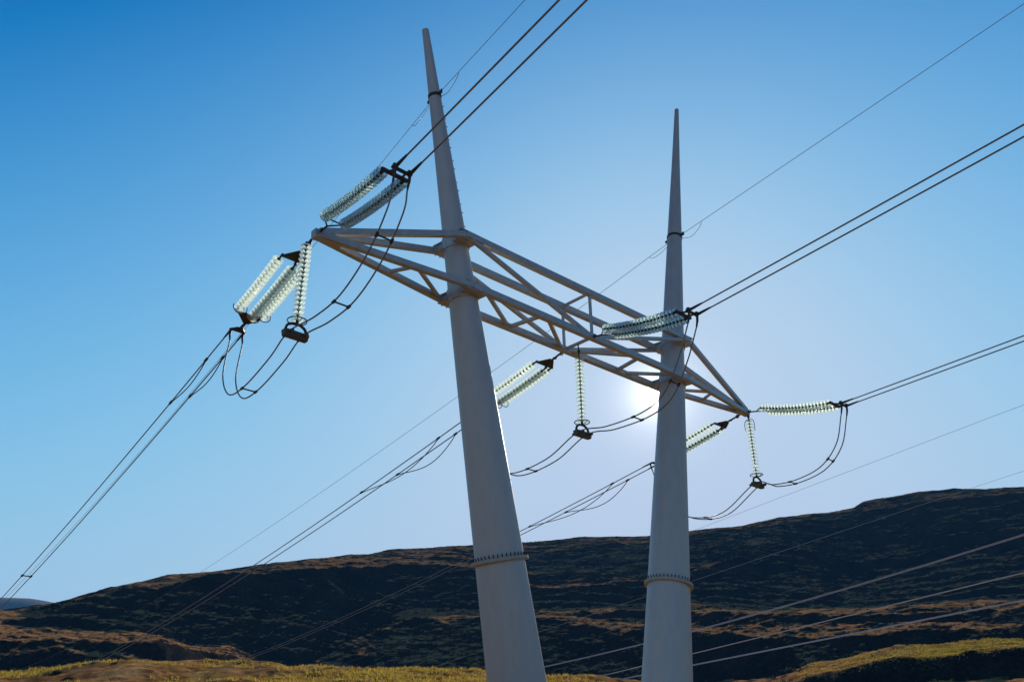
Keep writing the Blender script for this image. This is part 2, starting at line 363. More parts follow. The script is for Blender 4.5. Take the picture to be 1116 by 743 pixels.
def build_terrain():
    azf = np.arange(2, 86, 0.11); azc = np.concatenate([np.arange(88, 180, 4.0), np.arange(-180, 0, 4.0)])
    azs = np.concatenate([azf, azc[azc > 0], azc[azc <= 0]+360.0]); 
    rs = np.concatenate([[0.6, 1.5, 3, 5, 8, 12, 17, 23, 29], np.arange(34, 62, 2.5), np.arange(62, 135, 0.8), np.arange(135, 500, 2.0), np.arange(500, 1120, 3.0), np.geomspace(1125, 9000, 26)])
    A, Rr = np.meshgrid(azs, rs, indexing='ij')
    A2 = np.where(A > 180, A-360, A); A2 = np.where(A2 < -40, -40-0*A2, A2); A2 = np.minimum(A2, 150)
    AA = np.where(A > 180, A-360, A)
    # geometry directions use AA, profile lookup uses the clamped bearing
    x = CAM.x+Rr*np.sin(np.radians(AA)); y = CAM.y+Rr*np.cos(np.radians(AA))
    _, _, h = terrain(A2, Rr)
    # the crest of the hill keeps the skyline of the place
    tgt = np.interp(A2[:, 0], sx, sy)+fbm(A2[:, 0]/1.3, A2[:, 0]*0+3.3, 77, 4)*0.06
    elv = np.degrees(np.arctan2(h-1.72, Rr)); far = (Rr > 300) & (Rr < 1150)
    mx = np.where(far, elv, -9).max(axis=1)
    k = np.tan(np.radians(tgt))/np.tan(np.radians(np.maximum(mx, 0.5)))
    ker = np.ones(3)/3; k = np.convolve(np.pad(k, 1, mode='edge'), ker, 'valid')
    w = np.clip((Rr-450)/350, 0, 1); w = w*w*(3-2*w)
    h = h*(1+(k[:, None]-1)*w)
    ro = Rr > 1005
    hc = h[:, np.searchsorted(rs, 1005)-1][:, None]
    h = np.where(ro, np.minimum(hc*(1+0*Rr), h)*np.clip(1-(Rr-1005)/5000, 0.02, 1), h)
    nA, nR = A.shape
    verts = np.stack([x, y, h], -1).reshape(-1, 3)
    ii, jj = np.meshgrid(np.arange(nA), np.arange(nR-1), indexing='ij'); i2 = (ii+1) % nA
    faces = np.stack([ii*nR+jj, ii*nR+jj+1, i2*nR+jj+1, i2*nR+jj], -1).reshape(-1, 4)
    c0 = len(verts); verts = np.vstack([verts, [[CAM.x, CAM.y, h[:, 0].mean()]]])
    me = bpy.data.meshes.new('ground')
    me.vertices.add(len(verts)); me.vertices.foreach_set('co', verts.astype(np.float32).ravel())
    tris = np.stack([np.full(nA, c0), np.arange(nA)*nR, ((np.arange(nA)+1) % nA)*nR], -1)
    loops = np.concatenate([faces.ravel(), tris.ravel()]); nf = len(faces)+len(tris)
    me.loops.add(len(loops)); me.loops.foreach_set('vertex_index', loops.astype(np.int32))
    ls = np.concatenate([np.arange(len(faces))*4, len(faces)*4+np.arange(len(tris))*3])
    me.polygons.add(nf); me.polygons.foreach_set('loop_start', ls.astype(np.int32))
    me.update(calc_edges=True); me.validate()
    me.polygons.foreach_set('use_smooth', np.ones(nf, bool))
    g = np.where(Rr < 125, 0.14, np.where(Rr < 160, 0.25, 0.0))
    g = np.where((A2 > 54) & (Rr > 214) & (Rr < 330), 0.05+0.75*np.clip((A2-62)/6, 0, 1), g)
    at = me.attributes.new('grass', 'FLOAT', 'POINT'); at.data.foreach_set('value', np.append(g.ravel(), 1.0).astype(np.float32))
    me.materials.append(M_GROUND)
    o = bpy.data.objects.new('ground', me); COL.objects.link(o); tag(o, kind='structure')
    return azs, rs, h
AZS, RS, HH = build_terrain()
def ground_z(x, y):
    dx, dy = x-CAM.x, y-CAM.y; r_ = math.hypot(dx, dy); a = math.degrees(math.atan2(dx, dy)) % 360
    i = int(np.clip(np.searchsorted(AZS, a)-1, 0, len(AZS)-2)); j = int(np.clip(np.searchsorted(RS, r_)-1, 0, len(RS)-2))
    ta = (a-AZS[i])/(AZS[i+1]-AZS[i]); tr = (r_-RS[j])/(RS[j+1]-RS[j])
    return float((HH[i, j]*(1-tr)+HH[i, j+1]*tr)*(1-ta)+(HH[i+1, j]*(1-tr)+HH[i+1, j+1]*tr)*ta)

def build_far_hill():
    az = np.arange(-25, 17.2, 0.4); rs = np.linspace(4200, 5600, 16)
    A, Rr = np.meshgrid(az, rs, indexing='ij')
    e = np.interp(A, [-25, 0, 8, 12.4, 14.2, 17], [5.5, 6.9, 7.4, 7.62, 7.42, 6.6])
    s = np.sin(np.clip((Rr-4200)/1400, 0, 1)*math.pi)**0.7
    x = CAM.x+Rr*np.sin(np.radians(A)); y = CAM.y+Rr*np.cos(np.radians(A))
    h = np.tan(np.radians(e))*4900*s+fbm(x/300, y/300, 3, 5)*16*s-3
    nA, nR = A.shape; vs_ = np.stack([x, y, h], -1).reshape(-1, 3)
    ii, jj = np.meshgrid(np.arange(nA-1), np.arange(nR-1), indexing='ij')
    fs = np.stack([ii*nR+jj, ii*nR+jj+1, (ii+1)*nR+jj+1, (ii+1)*nR+jj], -1).reshape(-1, 4)
    me = bpy.data.meshes.new('hill'); me.from_pydata(vs_.tolist(), [], fs.tolist()); me.materials.append(M_FAR)
    me.polygons.foreach_set('use_smooth', [True]*len(me.polygons))
    o = bpy.data.objects.new('hill', me); COL.objects.link(o); tag(o, kind='structure')
build_far_hill()

# ------------------------------------------------------------------ the tower
ZC, ZA, WB = 14.9, 16.726, 0.707          # lower and upper chord heights, half width of the crossarm
SP, EX = 5.5, 10.896                      # half spacing of the poles at ZC, reach of the arm tips
LEAN = {-1: 0.196, 1: 0.169}
TOP = {-1: 25.36, 1: 30.94}
RAD = {-1: [(-2, 0.985), (3.2, 0.845), (6.8, 0.735), (10.96, 0.61), (14.3, 0.495), (17.45, 0.385), (19, 0.335), (22.5, 0.22), (25.36, 0.125)],
       1: [(-2, 0.99), (3.4, 0.86), (6.65, 0.755), (10.7, 0.635), (14, 0.535), (18.8, 0.42), (22.5, 0.33), (27, 0.2), (30.94, 0.105)]}
def pole_x(s, z): return s*SP+s*LEAN[s]*(z-ZC)+(0.09 if s > 0 else 0.0)
def pole_r(s, z): return float(np.interp(z, [a for a, _ in RAD[s]], [b for _, b in RAD[s]]))
tower = thing('transmission_tower', 'pale grey steel tower of two leaning tapered poles joined by a lattice crossarm', 'power pylon')
for s in (-1, 1):
    bm = bmesh.new(); zs = np.linspace(-1.5, TOP[s], 40)
    tube(bm, [(pole_x(s, z), 0, z) for z in zs], [pole_r(s, z) for z in zs], 36)
    pole = link('pole', bm, M_POLE, tower, True)
    tilt = Vector((s*LEAN[s], 0, 1)).normalized()
    def pc(z): return Vector((pole_x(s, z), 0, z))
    # section joint collars where the crossarm is clamped
    for z in (ZC, ZA):
        bm = bmesh.new(); rr = pole_r(s, z)
        tube(bm, [pc(z-0.20), pc(z-0.20)+tilt*0.001, pc(z+0.20)-tilt*0.001, pc(z+0.20)], [rr+0.02, rr+0.045, rr+0.035, rr+0.01], 36)
        link('clamp_collar', bm, M_BEAM, pole, True)
    # anti-climbing collar with a row of spikes
    zr = 6.5 if s < 0 else 6.66
    bm = bmesh.new(); rr = pole_r(s, zr)
    tube(bm, [pc(zr-0.055), pc(zr-0.05), pc(zr+0.05), pc(zr+0.055)], [rr+0.02, rr+0.115, rr+0.11, rr+0.02], 40)
    a_, b_ = frame(tilt)
    n0 = len(bm.faces)
    for k in range(40):
        an = 2*math.pi*k/40; d = a_*math.cos(an)+b_*math.sin(an); q = pc(zr+0.05)+d*(rr+0.07)
        tube(bm, [q, q+d*0.035+tilt*0.10], [0.024, 0.016], 5)
    bm.faces.ensure_lookup_table()
    for f_ in bm.faces[n0:]: f_.material_index = 1
    link('climb_collar', bm, M_BAND, pole, True).data.materials.append(M_DARK)
    # earth wire clamp band
    zb = 22.5
    bm = bmesh.new(); rr = pole_r(s, zb)
    tube(bm, [pc(zb-0.06), pc(zb-0.055), pc(zb+0.055), pc(zb+0.06)], [rr, rr+0.025, rr+0.025, rr], 28)
    for sy_ in (-1, 1):
        c = pc(zb)+Vector((0, sy_*(rr+0.10), 0))
        plate(bm, [c+Vector((0, -0.10, -0.09)), c+Vector((0, 0.10, -0.05)), c+Vector((0, 0.10, 0.05)), c+Vector((0, -0.10, 0.09))], 0.05, (1, 0, 0))
    link('wire_clamp', bm, M_DARK, pole)
    # climbing bolts up the outer face
    nb = 0; z = ZA+0.7
    while s < 0 and z < TOP[s]-3.2:
        q = pc(z); d = Vector((0.55, -0.83, 0)) if nb % 2 else Vector((0.83, -0.55, 0)); rr = pole_r(s, z)
        bm = bmesh.new(); tube(bm, [q+d*(rr-0.01), q+d*(rr+0.035)], 0.012, 6); tube(bm, [q+d*(rr+0.035), q+d*(rr+0.048)], 0.018, 6)
        link('step_bolt', bm, M_DARK, pole); z += 0.42; nb += 1

# crossarm
XO = 0.156
def nd(s, z): return s*(SP+LEAN[s]*(z-ZC)+XO)
Y = {'f': -WB, 'r': WB}
def node(s, lev, side): z = ZA if lev == 'A' else ZC; return Vector((nd(s, z), Y[side], z))
def mid(fr, lev, side):
    return node(-1, lev, side).lerp(node(1, lev, side), fr)
TIPS = {-1: Vector((-EX, 0, ZC+0.03)), 1: Vector((EX, 0, ZC+0.03))}
CW, BW = 0.215, 0.135
def member(name, a, b, w, h=None, mt=None):
    bm = bmesh.new(); bar(bm, a, b, w, h); return link(name, bm, mt or M_BEAM, tower)
for lev in 'AC':
    for side in 'fr':
        member('chord', node(-1, lev, side), node(1, lev, side), CW*(1.0 if lev == 'A' else 0.96), CW*1.1)
        for s in (-1, 1):
            a = node(s, lev, side); t = TIPS[s]+Vector((0, 0.06*(-1 if side == 'f' else 1), 0.06 if lev == 'A' else -0.02))
            member('arm_chord', a, t, CW*0.86, CW*0.95)
MID = 0.5
def brace(a, b, w=BW): return member('brace', a, b, w, w*0.9)
for side in 'fr':
    A0, A1 = node(-1, 'A', side), node(1, 'A', side); C5 = mid(MID, 'C', side); A5 = mid(MID, 'A', side)
    brace(A0, C5, 0.15); brace(A1, C5, 0.15); brace(A5, C5, 0.10)
brace(mid(MID, 'A', 'f'), mid(MID, 'A', 'r'), 0.10); brace(mid(MID, 'C', 'f'), mid(MID, 'C', 'r'), 0.11)
C = lambda f, sd: mid(f, 'C', sd)
for a, b in ((C(0.05, 'f'), C(0.25, 'r')), (C(0.25, 'r'), C(0.275, 'f')), (C(0.30, 'f'), C(0.485, 'r')),
             (C(0.515, 'r'), C(0.715, 'f')), (C(0.735, 'f'), C(0.76, 'r')), (C(0.79, 'r'), C(0.96, 'f'))):
    brace(a, b, 0.13)
for s in (-1, 1):
    F = lambda f, sd: node(s, 'C', sd).lerp(TIPS[s], f)
    brace(F(0.05, 'r'), F(0.38, 'f'), 0.12); brace(F(0.40, 'f'), F(0.48, 'r'), 0.11)
# gusset ears between poles and chords, and the tip plates
for s in (-1, 1):
    for lev, z in (('C', ZC), ('A', ZA)):
        for side in 'fr':
            n_ = node(s, lev, side); sg = -1 if side == 'f' else 1; px = pole_x(s, z); rr = pole_r(s, z)
            bm = bmesh.new()
            for zz in (-0.135, 0.135):
                plate(bm, [(px-rr*0.8, sg*rr*0.45, z+zz), (px-rr*0.95, sg*(WB+0.06), z+zz), (px+rr*0.95+s*0.0, sg*(WB+0.06), z+zz), (px+rr*0.8, sg*rr*0.45, z+zz)], 0.035, (0, 0, 1))
            for dx in (-0.36, 0.36):
                bar(bm, (px+dx*rr*1.6, sg*rr*0.55, z), (px+dx*rr*1.9, sg*(WB+0.02), z), 0.05, 0.25, 0)
            for q in range(4):
                bx_ = n_.x+(-0.10 if q % 2 else 0.10); bz_ = z-0.145
                tube(bm, [(bx_, sg*(WB+(0.07 if q < 2 else -0.06)), bz_-0.03), (bx_, sg*(WB+(0.07 if q < 2 else -0.06)), bz_)], 0.022, 6)
            link('gusset', bm, M_BEAM, tower)
    t = TIPS[s]
    bm = bmesh.new()
    plate(bm, [t+Vector((-s*0.75, -0.16, -0.125)), t+Vector((s*0.10, -0.10, -0.125)), t+Vector((s*0.10, 0.10, -0.125)), t+Vector((-s*0.75, 0.16, -0.125))], 0.03, (0, 0, 1))
    plate(bm, [t+Vector((-s*0.30, 0, -0.11)), t+Vector((s*0.13, 0, -0.16)), t+Vector((s*0.16, 0, 0.10)), t+Vector((-s*0.30, 0, 0.14))], 0.26, (0, 1, 0))
    link('tip_plate', bm, M_BEAM, tower)

# ------------------------------------------------------------------ insulators
PITCH, DR = 0.155, 0.172
def disc_mesh():
    bm = bmesh.new(); n = 22
    prof = [(0.045, 0.024), (0.075, 0.020), (0.115, 0.008), (0.150, -0.010), (DR, -0.026), (DR-0.004, -0.032), (0.160, -0.028),
            (0.142, -0.016), (0.134, -0.036), (0.126, -0.036), (0.118, -0.006), (0.106, -0.032), (0.098, -0.032), (0.088, 0.000), (0.066, 0.004), (0.045, 0.004)]
    rings = lathe(bm, prof, n)
    for k in range(n): bm.faces.new((rings[-1][k], rings[-1][(k+1) % n], rings[0][(k+1) % n], rings[0][k]))
    bmesh.ops.recalc_face_normals(bm, faces=bm.faces)
    me = bpy.data.meshes.new('glass_disc'); bm.to_mesh(me); bm.free()
    me.polygons.foreach_set('use_smooth', [True]*len(me.polygons)); me.materials.append(M_GLASS); return me
DISC = disc_mesh(); DISC_SKY = DISC.copy(); DISC_SKY.materials[0] = M_GLASS_SKY
def string_of(parent, pts, nd_, disc=None):
    """a chain of cap-and-pin discs following the path pts from the tower end; caps and pins are the string, each disc a sub-part"""
    L = [0]
    for a, b in zip(pts, pts[1:]): L.append(L[-1]+(b-a).length)
    def at(s_):
        i = min(max(int(np.searchsorted(L, s_))-1, 0), len(pts)-2); t = (s_-L[i])/(L[i+1]-L[i])
        return pts[i].lerp(pts[i+1], t), (pts[i+1]-pts[i]).normalized()
    bm = bmesh.new(); tube(bm, pts, 0.016, 8)
    tot = L[-1]; st = tot/nd_; places = []
    for k in range(nd_):
        p, d = at((k+0.5)*st)
        tube(bm, [p-d*0.065, p-d*0.055, p-d*0.02, p+d*0.0, p+d*0.004], [0.022, 0.044, 0.052, 0.05, 0.02], 12)
        places.append((p, d))
    so_ = link('insulator_string', bm, M_IRON, parent, True)
    for p, d in places:
        o = bpy.data.objects.new('glass_disc', disc or DISC); COL.objects.link(o); o.parent = so_
        o.matrix_local = Matrix.Translation(p) @ (-d).to_track_quat('Z', 'Y').to_matrix().to_4x4() @ Matrix.Rotation(random.uniform(0, 0.3), 4, 'Z')
    return so_
PH = {'left': Vector((-EX, 0, ZC)), 'middle': Vector((0, 0, ZC)), 'right': Vector((EX, 0, ZC))}
DEV = 0.06                                 # small angle of the line against the crossarm's normal
HB = 0.22                                  # half spacing of the twin cables
def fpt(x0, y, z, dx=0): return Vector((x0+DEV*y+dx, y, z))
WHERE = {'left': 'at the left arm tip', 'middle': 'at the middle of the crossarm', 'right': 'at the right arm tip'}
FRONT = {'left': (-0.10, 14.98, 14.50, 14.40), 'middle': (-0.76, 14.88, 14.06, 13.98), 'right': (-0.10, 14.92, 13.98, 13.86)}
REAR = {'left': (0.35, 14.95, 14.22, 14.02), 'middle': (0.76, 14.86, 14.20, 14.0), 'right': (0.30, 14.9, 14.12, 13.92)}
FRONT_END, REAR_END = {}, {}
for ph, P0 in PH.items():
    x0 = P0.x
    # towards the camera: two strings
    ya, za, ze, zc = FRONT[ph]; L0, L1 = 0.85, 3.3
    asm = thing('tension_insulator', {'left': 'pair of sky-tinted teal glass insulator strings reaching up from the left arm tip',
        'middle': 'pair of glass insulator strings passing in front of the right pole',
        'right': 'pair of sagging pale glass insulator strings pulled out rightward from the right arm tip'}[ph], 'insulator', 'tension insulators of the crossarm', (x0, ya, za))
    off = Vector((x0, ya, za))
    def W(y, z, dx=0): return fpt(x0, y, z, dx)-off
    bm = bmesh.new()
    y1 = ya-L0*0.55; z1 = za-(za-ze)*0.12
    tube(bm, [Vector((0, 0, 0)), W(y1, z1)], 0.032, 8); ring(bm, W(ya-0.12, za-0.01), (1, 0, 0), 0.06, 0.022, 14)
    tube(bm, [W(y1, z1), W(ya-L0, z1-0.03, -0.31)], 0.024, 6); tube(bm, [W(y1, z1), W(ya-L0, z1-0.03, 0.31)], 0.024, 6)
    tube(bm, [W(ya-L0, z1-0.03, -0.33), W(ya-L0, z1-0.03, 0.33)], 0.022, 6)
    link('link', bm, M_DARK, asm)
    for dx in (-0.31, 0.31):
        pts = []
        for k in range(13):
            t = k/12; y = ya-L0-t*(L1-0.05); z = z1-0.03+(ze-z1+0.03)*t-0.17*4*t*(1-t)*0.55
            pts.append(W(y, z, dx))
        string_of(asm, pts, 21, DISC if ph == 'right' else DISC_SKY)
    yE = ya-L0-L1
    bm = bmesh.new()
    for d_ in (-1, 1): bar(bm, W(yE, ze, d_*0.20), W(yE-0.38, zc, d_*0.14), 0.05, 0.06, 0.008)
    bar(bm, W(yE-0.02, ze, -0.40), W(yE-0.02, ze, 0.40), 0.10, 0.09, 0.01); bar(bm, W(yE-0.38, zc, -0.30), W(yE-0.38, zc, 0.30), 0.09, 0.07, 0.01)
    for dx in (-0.31, 0.31): tube(bm, [W(yE+0.10, ze+0.01, dx), W(yE-0.06, ze, dx)], 0.05, 8)
    link('yoke_plate', bm, M_DARK, asm)
    for dx in (-HB, HB):
        bm = bmesh.new()
        tube(bm, [W(yE-0.34, zc, dx), W(yE-0.55, zc+0.005, dx), W(yE-0.95, zc+0.03, dx)], [0.05, 0.048, 0.03], 8)
        tube(bm, [W(yE-0.42, zc, dx), W(yE-0.40, zc-0.22, dx), W(yE-0.34, zc-0.42, dx)], [0.045, 0.04, 0.028], 8)
        bar(bm, W(yE-0.36, zc+0.03, dx), W(yE-0.46, zc+0.03, dx), 0.13, 0.13, 0.015)
        link('dead_end_clamp', bm, M_DARK, asm)
    FRONT_END[ph] = (yE-0.55, zc)
    # away from the camera: three strings
    ya, za, ze, zc = REAR[ph]; L0, L1 = 1.30, 3.0
    asm = thing('tension_insulator', {'left': 'three brightly backlit glass insulator strings slanting down below the left arm tip',
        'middle': 'three bright glass insulator strings half hidden behind the left pole',
        'right': 'three bright glass insulator strings half hidden behind the right pole'}[ph], 'insulator', 'tension insulators of the crossarm', (x0, ya, za))
    off = Vector((x0, ya, za)); sl_ = (za-ze)/(L0+L1)
    def ZL(y): return za-sl_*(y-ya)
    OFS = ((-0.42, 0.05), (0.04, -0.12), (0.40, 0.03))
    bm = bmesh.new()
    tube(bm, [Vector((0, 0, 0)), W(ya+0.75, ZL(ya+0.75))], 0.04, 8)
    ring(bm, W(ya+0.15, ZL(ya+0.15)), (1, 0, 0), 0.07, 0.025, 14); ring(bm, W(ya+0.55, ZL(ya+0.55)), (0, 0, 1), 0.06, 0.025, 14)
    link('link', bm, M_DARK, asm)
    bm = bmesh.new(); q = ya+0.70
    plate(bm, [W(q, ZL(q)+0.02, -0.08), W(q, ZL(q)-0.02, 0.08), W(q+0.45, ZL(q+0.45)+0.0, 0.45), W(q+0.45, ZL(q+0.45), -0.47)], 0.05, (0, 0.17, 1))
    tube(bm, [W(q+0.2, ZL(q+.2)), W(q+0.45, ZL(q+0.45)-0.12, 0.03)], 0.05, 8)
    for dx, dz in OFS: tube(bm, [W(q+0.40, ZL(q+0.4)+dz*0.9, dx), W(q+0.64, ZL(q+0.64)+dz, dx)], 0.035, 8)
    link('yoke_plate', bm, M_DARK, asm)
    for dx, dz in OFS:
        pts = []
        for k in range(9):
            t = k/8; y = ya+L0+t*L1; pts.append(W(y, ZL(y)+dz-0.03*4*t*(1-t), dx))
        string_of(asm, pts, 16)
    yE = ya+L0+L1
    bm = bmesh.new()
    plate(bm, [W(yE, ZL(yE), -0.45), W(yE, ZL(yE), 0.45), W(yE+0.34, zc+0.04, 0.09), W(yE+0.34, zc+0.04, -0.09)], 0.05, (0, 0.17, 1))
    tube(bm, [W(yE+0.30, zc+0.04, 0), W(yE+0.82, zc+0.01, 0)], 0.05, 8); plate(bm, [W(yE+0.74, zc+0.01, -0.10), W(yE+0.74, zc+0.01, 0.10), W(yE+1.0, zc, 0.29), W(yE+1.0, zc, -0.29)], 0.06, (0, 0.1, 1))
    for dx, dz in OFS: tube(bm, [W(yE-0.1, ZL(yE-0.1)+dz, dx), W(yE+0.06, ZL(yE)+dz*0.6, dx)], 0.035, 8)
    link('line_yoke', bm, M_DARK, asm)
    for dx, dz in OFS:
        bm = bmesh.new(); c = W(yE-0.16, ZL(yE-0.16)+dz-0.02, dx)
        ring(bm, c, (0, 1, -0.15), 0.235, 0.016, 30, 6, math.pi*0.9, math.pi*2.35)
        link('arcing_ring', bm, M_DARK, asm)
    for dx in (-HB, HB):
        bm = bmesh.new()
        tube(bm, [W(yE+0.93, zc, dx), W(yE+1.15, zc-0.02, dx), W(yE+1.6, zc-0.08, dx)], [0.045, 0.042, 0.028], 8)
        tube(bm, [W(yE+1.07, zc-0.01, dx), W(yE+1.05, zc-0.2, dx), W(yE+0.97, zc-0.4, dx)], [0.04, 0.036, 0.026], 8)
        link('dead_end_clamp', bm, M_DARK, asm)
    REAR_END[ph] = (yE+1.15, zc-0.02)
# hanging jumper strings
JTOP = {'left': 14.80, 'middle': 14.36, 'right': 14.55}; JLEN = 2.6
JL = {'left': 'glass insulator string hanging from the left arm tip with dark clamp below',
      'middle': 'glass insulator string hanging from the middle of the crossarm between the poles',
      'right': 'glass insulator string hanging from the right arm tip above the hill'}
for ph, P0 in PH.items():
    x0 = P0.x+(-0.10 if ph == 'left' else 0.02 if ph == 'middle' else 0.0); y0 = 0.45 if ph == 'left' else 0.0 if ph == 'middle' else -0.12
    zt = JTOP[ph]; off = Vector((x0, y0, ZC-0.1))
    asm = thing('hanging_insulator', JL[ph], 'insulator', 'hanging insulators of the crossarm', off)
    dn = Vector((0, 0, zt))-Vector((0, 0, off.z))
    bm = bmesh.new(); tube(bm, [Vector((-0.02, 0, 0.05)), Vector((0, 0, zt-off.z))], 0.026, 8); ring(bm, (0, 0, (zt-off.z)*0.5), (1, 0, 0), 0.05, 0.02, 12)
    link('hanger', bm, M_DARK, asm)
    zb = zt-JLEN
    string_of(asm, [Vector((0, 0, zt-off.z)), Vector((0, 0, (zt+zb)/2-off.z)), Vector((0, 0, zb-off.z))], 17)
    z_ = zb-off.z
    bm = bmesh.new(); ring(bm, (0, 0, z_+0.05), (0, 0, 1), 0.27, 0.018, 32)
    for sg in (-1, 1): tube(bm, [(0, 0, z_-0.03), (0, sg*0.14, z_-0.02), (0, sg*0.27, z_+0.05)], 0.014, 6)
    link('grading_ring', bm, M_DARK, asm)
    if ph == 'right':
        bm = bmesh.new(); zz = zt-off.z-0.02
        tube(bm, smooth_path([(0, -0.23, zz-0.55), (0, -0.24, zz-0.15), (0, -0.14, zz+0.02), (0, 0, zz+0.03), (0, 0.14, zz+0.02), (0, 0.24, zz-0.15), (0, 0.23, zz-0.45)], 5), 0.014, 6)
        link('arcing_horn', bm, M_DARK, asm)
    bm = bmesh.new()
    tube(bm, smooth_path([(-0.33, 0, z_-0.36), (-0.27, 0, z_-0.16), (-0.13, 0, z_-0.07), (0, 0, z_-0.05), (0.13, 0, z_-0.07), (0.27, 0, z_-0.16), (0.33, 0, z_-0.36)], 4), 0.042, 8)
    tube(bm, [(0, 0, z_+0.06), (0, 0, z_-0.08)], 0.045, 8)
    link('yoke_arch', bm, M_DARK, asm)
    bm = bmesh.new()
    plate(bm, [(-0.40, 0, z_-0.33), (-0.33, 0, z_-0.30), (0.33, 0, z_-0.30), (0.40, 0, z_-0.33), (0.36, 0, z_-0.51), (-0.36, 0, z_-0.51)], 0.20, (0, 1, 0))
    bmesh.ops.bevel(bm, geom=bm.edges[:], offset=0.02, segments=1, affect='EDGES')
    for sg in (-1, 1):
        tube(bm, [(sg*HB, -0.26, z_-0.40), (sg*HB, -0.12, z_-0.36), (sg*HB, 0.12, z_-0.36), (sg*HB, 0.26, z_-0.40)], 0.05, 8)
    link('counterweight', bm, M_WEIGHT, asm)

# ------------------------------------------------------------------ cables
def cable(name, pts, r_, mt, label, cat, group=None, n=8):
    o0 = V(pts[0]); bm = bmesh.new(); tube(bm, [V(p)-o0 for p in pts], r_, n)
    o = link(name, bm, mt, None, True); o.location = o0; tag(o, label, cat, group); return o
CR = 0.0235
SIDE = {-1: 'upper', 1: 'lower'}
PW_ = {'left': 'left arm tip', 'middle': 'middle of the crossarm', 'right': 'right arm tip'}
for ph, P0 in PH.items():
    x0 = P0.x; sl0 = {'left': 0.055, 'middle': 0.06, 'right': 0.042}[ph]
    yF, zF = FRONT_END[ph]; yR, zR = REAR_END[ph]
    for dx in (-HB, HB):
        pts = []
        for t in np.concatenate([np.linspace(0, 25, 14), np.linspace(30, 130, 21)]):
            pts.append(fpt(x0, yF-t, zF+sl0*t+0.0004*t*t, dx))
        cable('conductor', pts, CR, M_WIRE, f'{SIDE[1 if dx > 0 else -1]} of twin cables rising toward the viewer from the {PW_[ph]}', 'power cable', 'main line conductors')
        pts = []
        for t in np.concatenate([np.linspace(0, 60, 26), np.linspace(66, 140, 14)]):
            pts.append(fpt(x0, yR+t, zR-(0.155 if ph != 'left' else 0.16)*t+0.00078*t*t, dx))
        cable('conductor', pts, CR, M_WIRE, f'{SIDE[1 if dx > 0 else -1]} of twin cables descending far toward the lower left from the {PW_[ph]}', 'power cable', 'main line conductors')
# jumper loops
JUMP = {'left': [(-4.75, 14.0), (-4.45, 13.35), (-3.6, 12.45), (-2.3, 11.85), (-0.9, 11.8), (0.46, 11.79), (1.9, 11.62), (3.6, 11.3), (4.9, 11.45), (5.75, 12.4), (6.15, 13.6)],
        'middle': [(-5.15, 13.55), (-4.75, 12.55), (-4.0, 11.55), (-3.0, 11.2), (-1.4, 11.2), (0.0, 11.36), (1.7, 10.84), (3.8, 10.8), (5.1, 11.6), (5.7, 12.6), (5.95, 13.55)],
        'right': [(-4.6, 13.5), (-4.15, 12.3), (-3.3, 11.55), (-2.1, 11.28), (-1.0, 11.33), (-0.12, 11.56), (1.75, 10.68), (3.6, 10.85), (4.8, 11.7), (5.3, 12.6), (5.45, 13.5)]}
for ph, P0 in PH.items():
    x0 = P0.x; yF, zF = FRONT_END[ph]; yR, zR = REAR_END[ph]
    zj = JTOP[ph]-JLEN-0.36
    for dx in (-HB, HB):
        pts = [fpt(x0, yF+0.21, zF-0.42, dx)]+[fpt(x0, y, z, dx*(1.0 if abs(y) > 1 else 1)) for y, z in JUMP[ph][1:-1]]+[fpt(x0, yR-0.18, zR-0.38, dx)]
        k = min(range(len(pts)), key=lambda i: abs(pts[i].y)); pts[k].z = zj; pts[k].x = x0+dx+(-0.10 if ph == 'left' else 0.02 if ph == 'middle' else 0)
        cable('jumper_cable', smooth_path(pts, 8), 0.0225, M_WIRE, f'{SIDE[1 if dx > 0 else -1]} of two jumper cables looping under the {PW_[ph]}', 'jumper cable', 'jumper loops')
        JP = smooth_path(pts, 8)
    for n_, fr in enumerate((0.17, 0.33, 0.72 if ph == 'left' else 0.66)):
        c = JP[int(fr*(len(JP)-1))]; d = JP[int(fr*(len(JP)-1))+1]-c
        bm = bmesh.new(); a = Vector((-2*HB, 0, 0))
        tube(bm, [Vector((0.03, 0, 0)), a-Vector((0.03, 0, 0))], 0.024, 8)
        for q in (Vector((0, 0, 0)), a): tube(bm, [q-d.normalized()*0.07, q+d.normalized()*0.07], 0.042, 8)
        o = link('spacer', bm, M_DARK); o.location = c
        tag(o, f'dark spacer on the {PW_[ph]} jumper loop, '+('high near the front clamps', 'beside the hanging string', 'behind the hanging string')[n_], 'spacer', 'cable spacers')
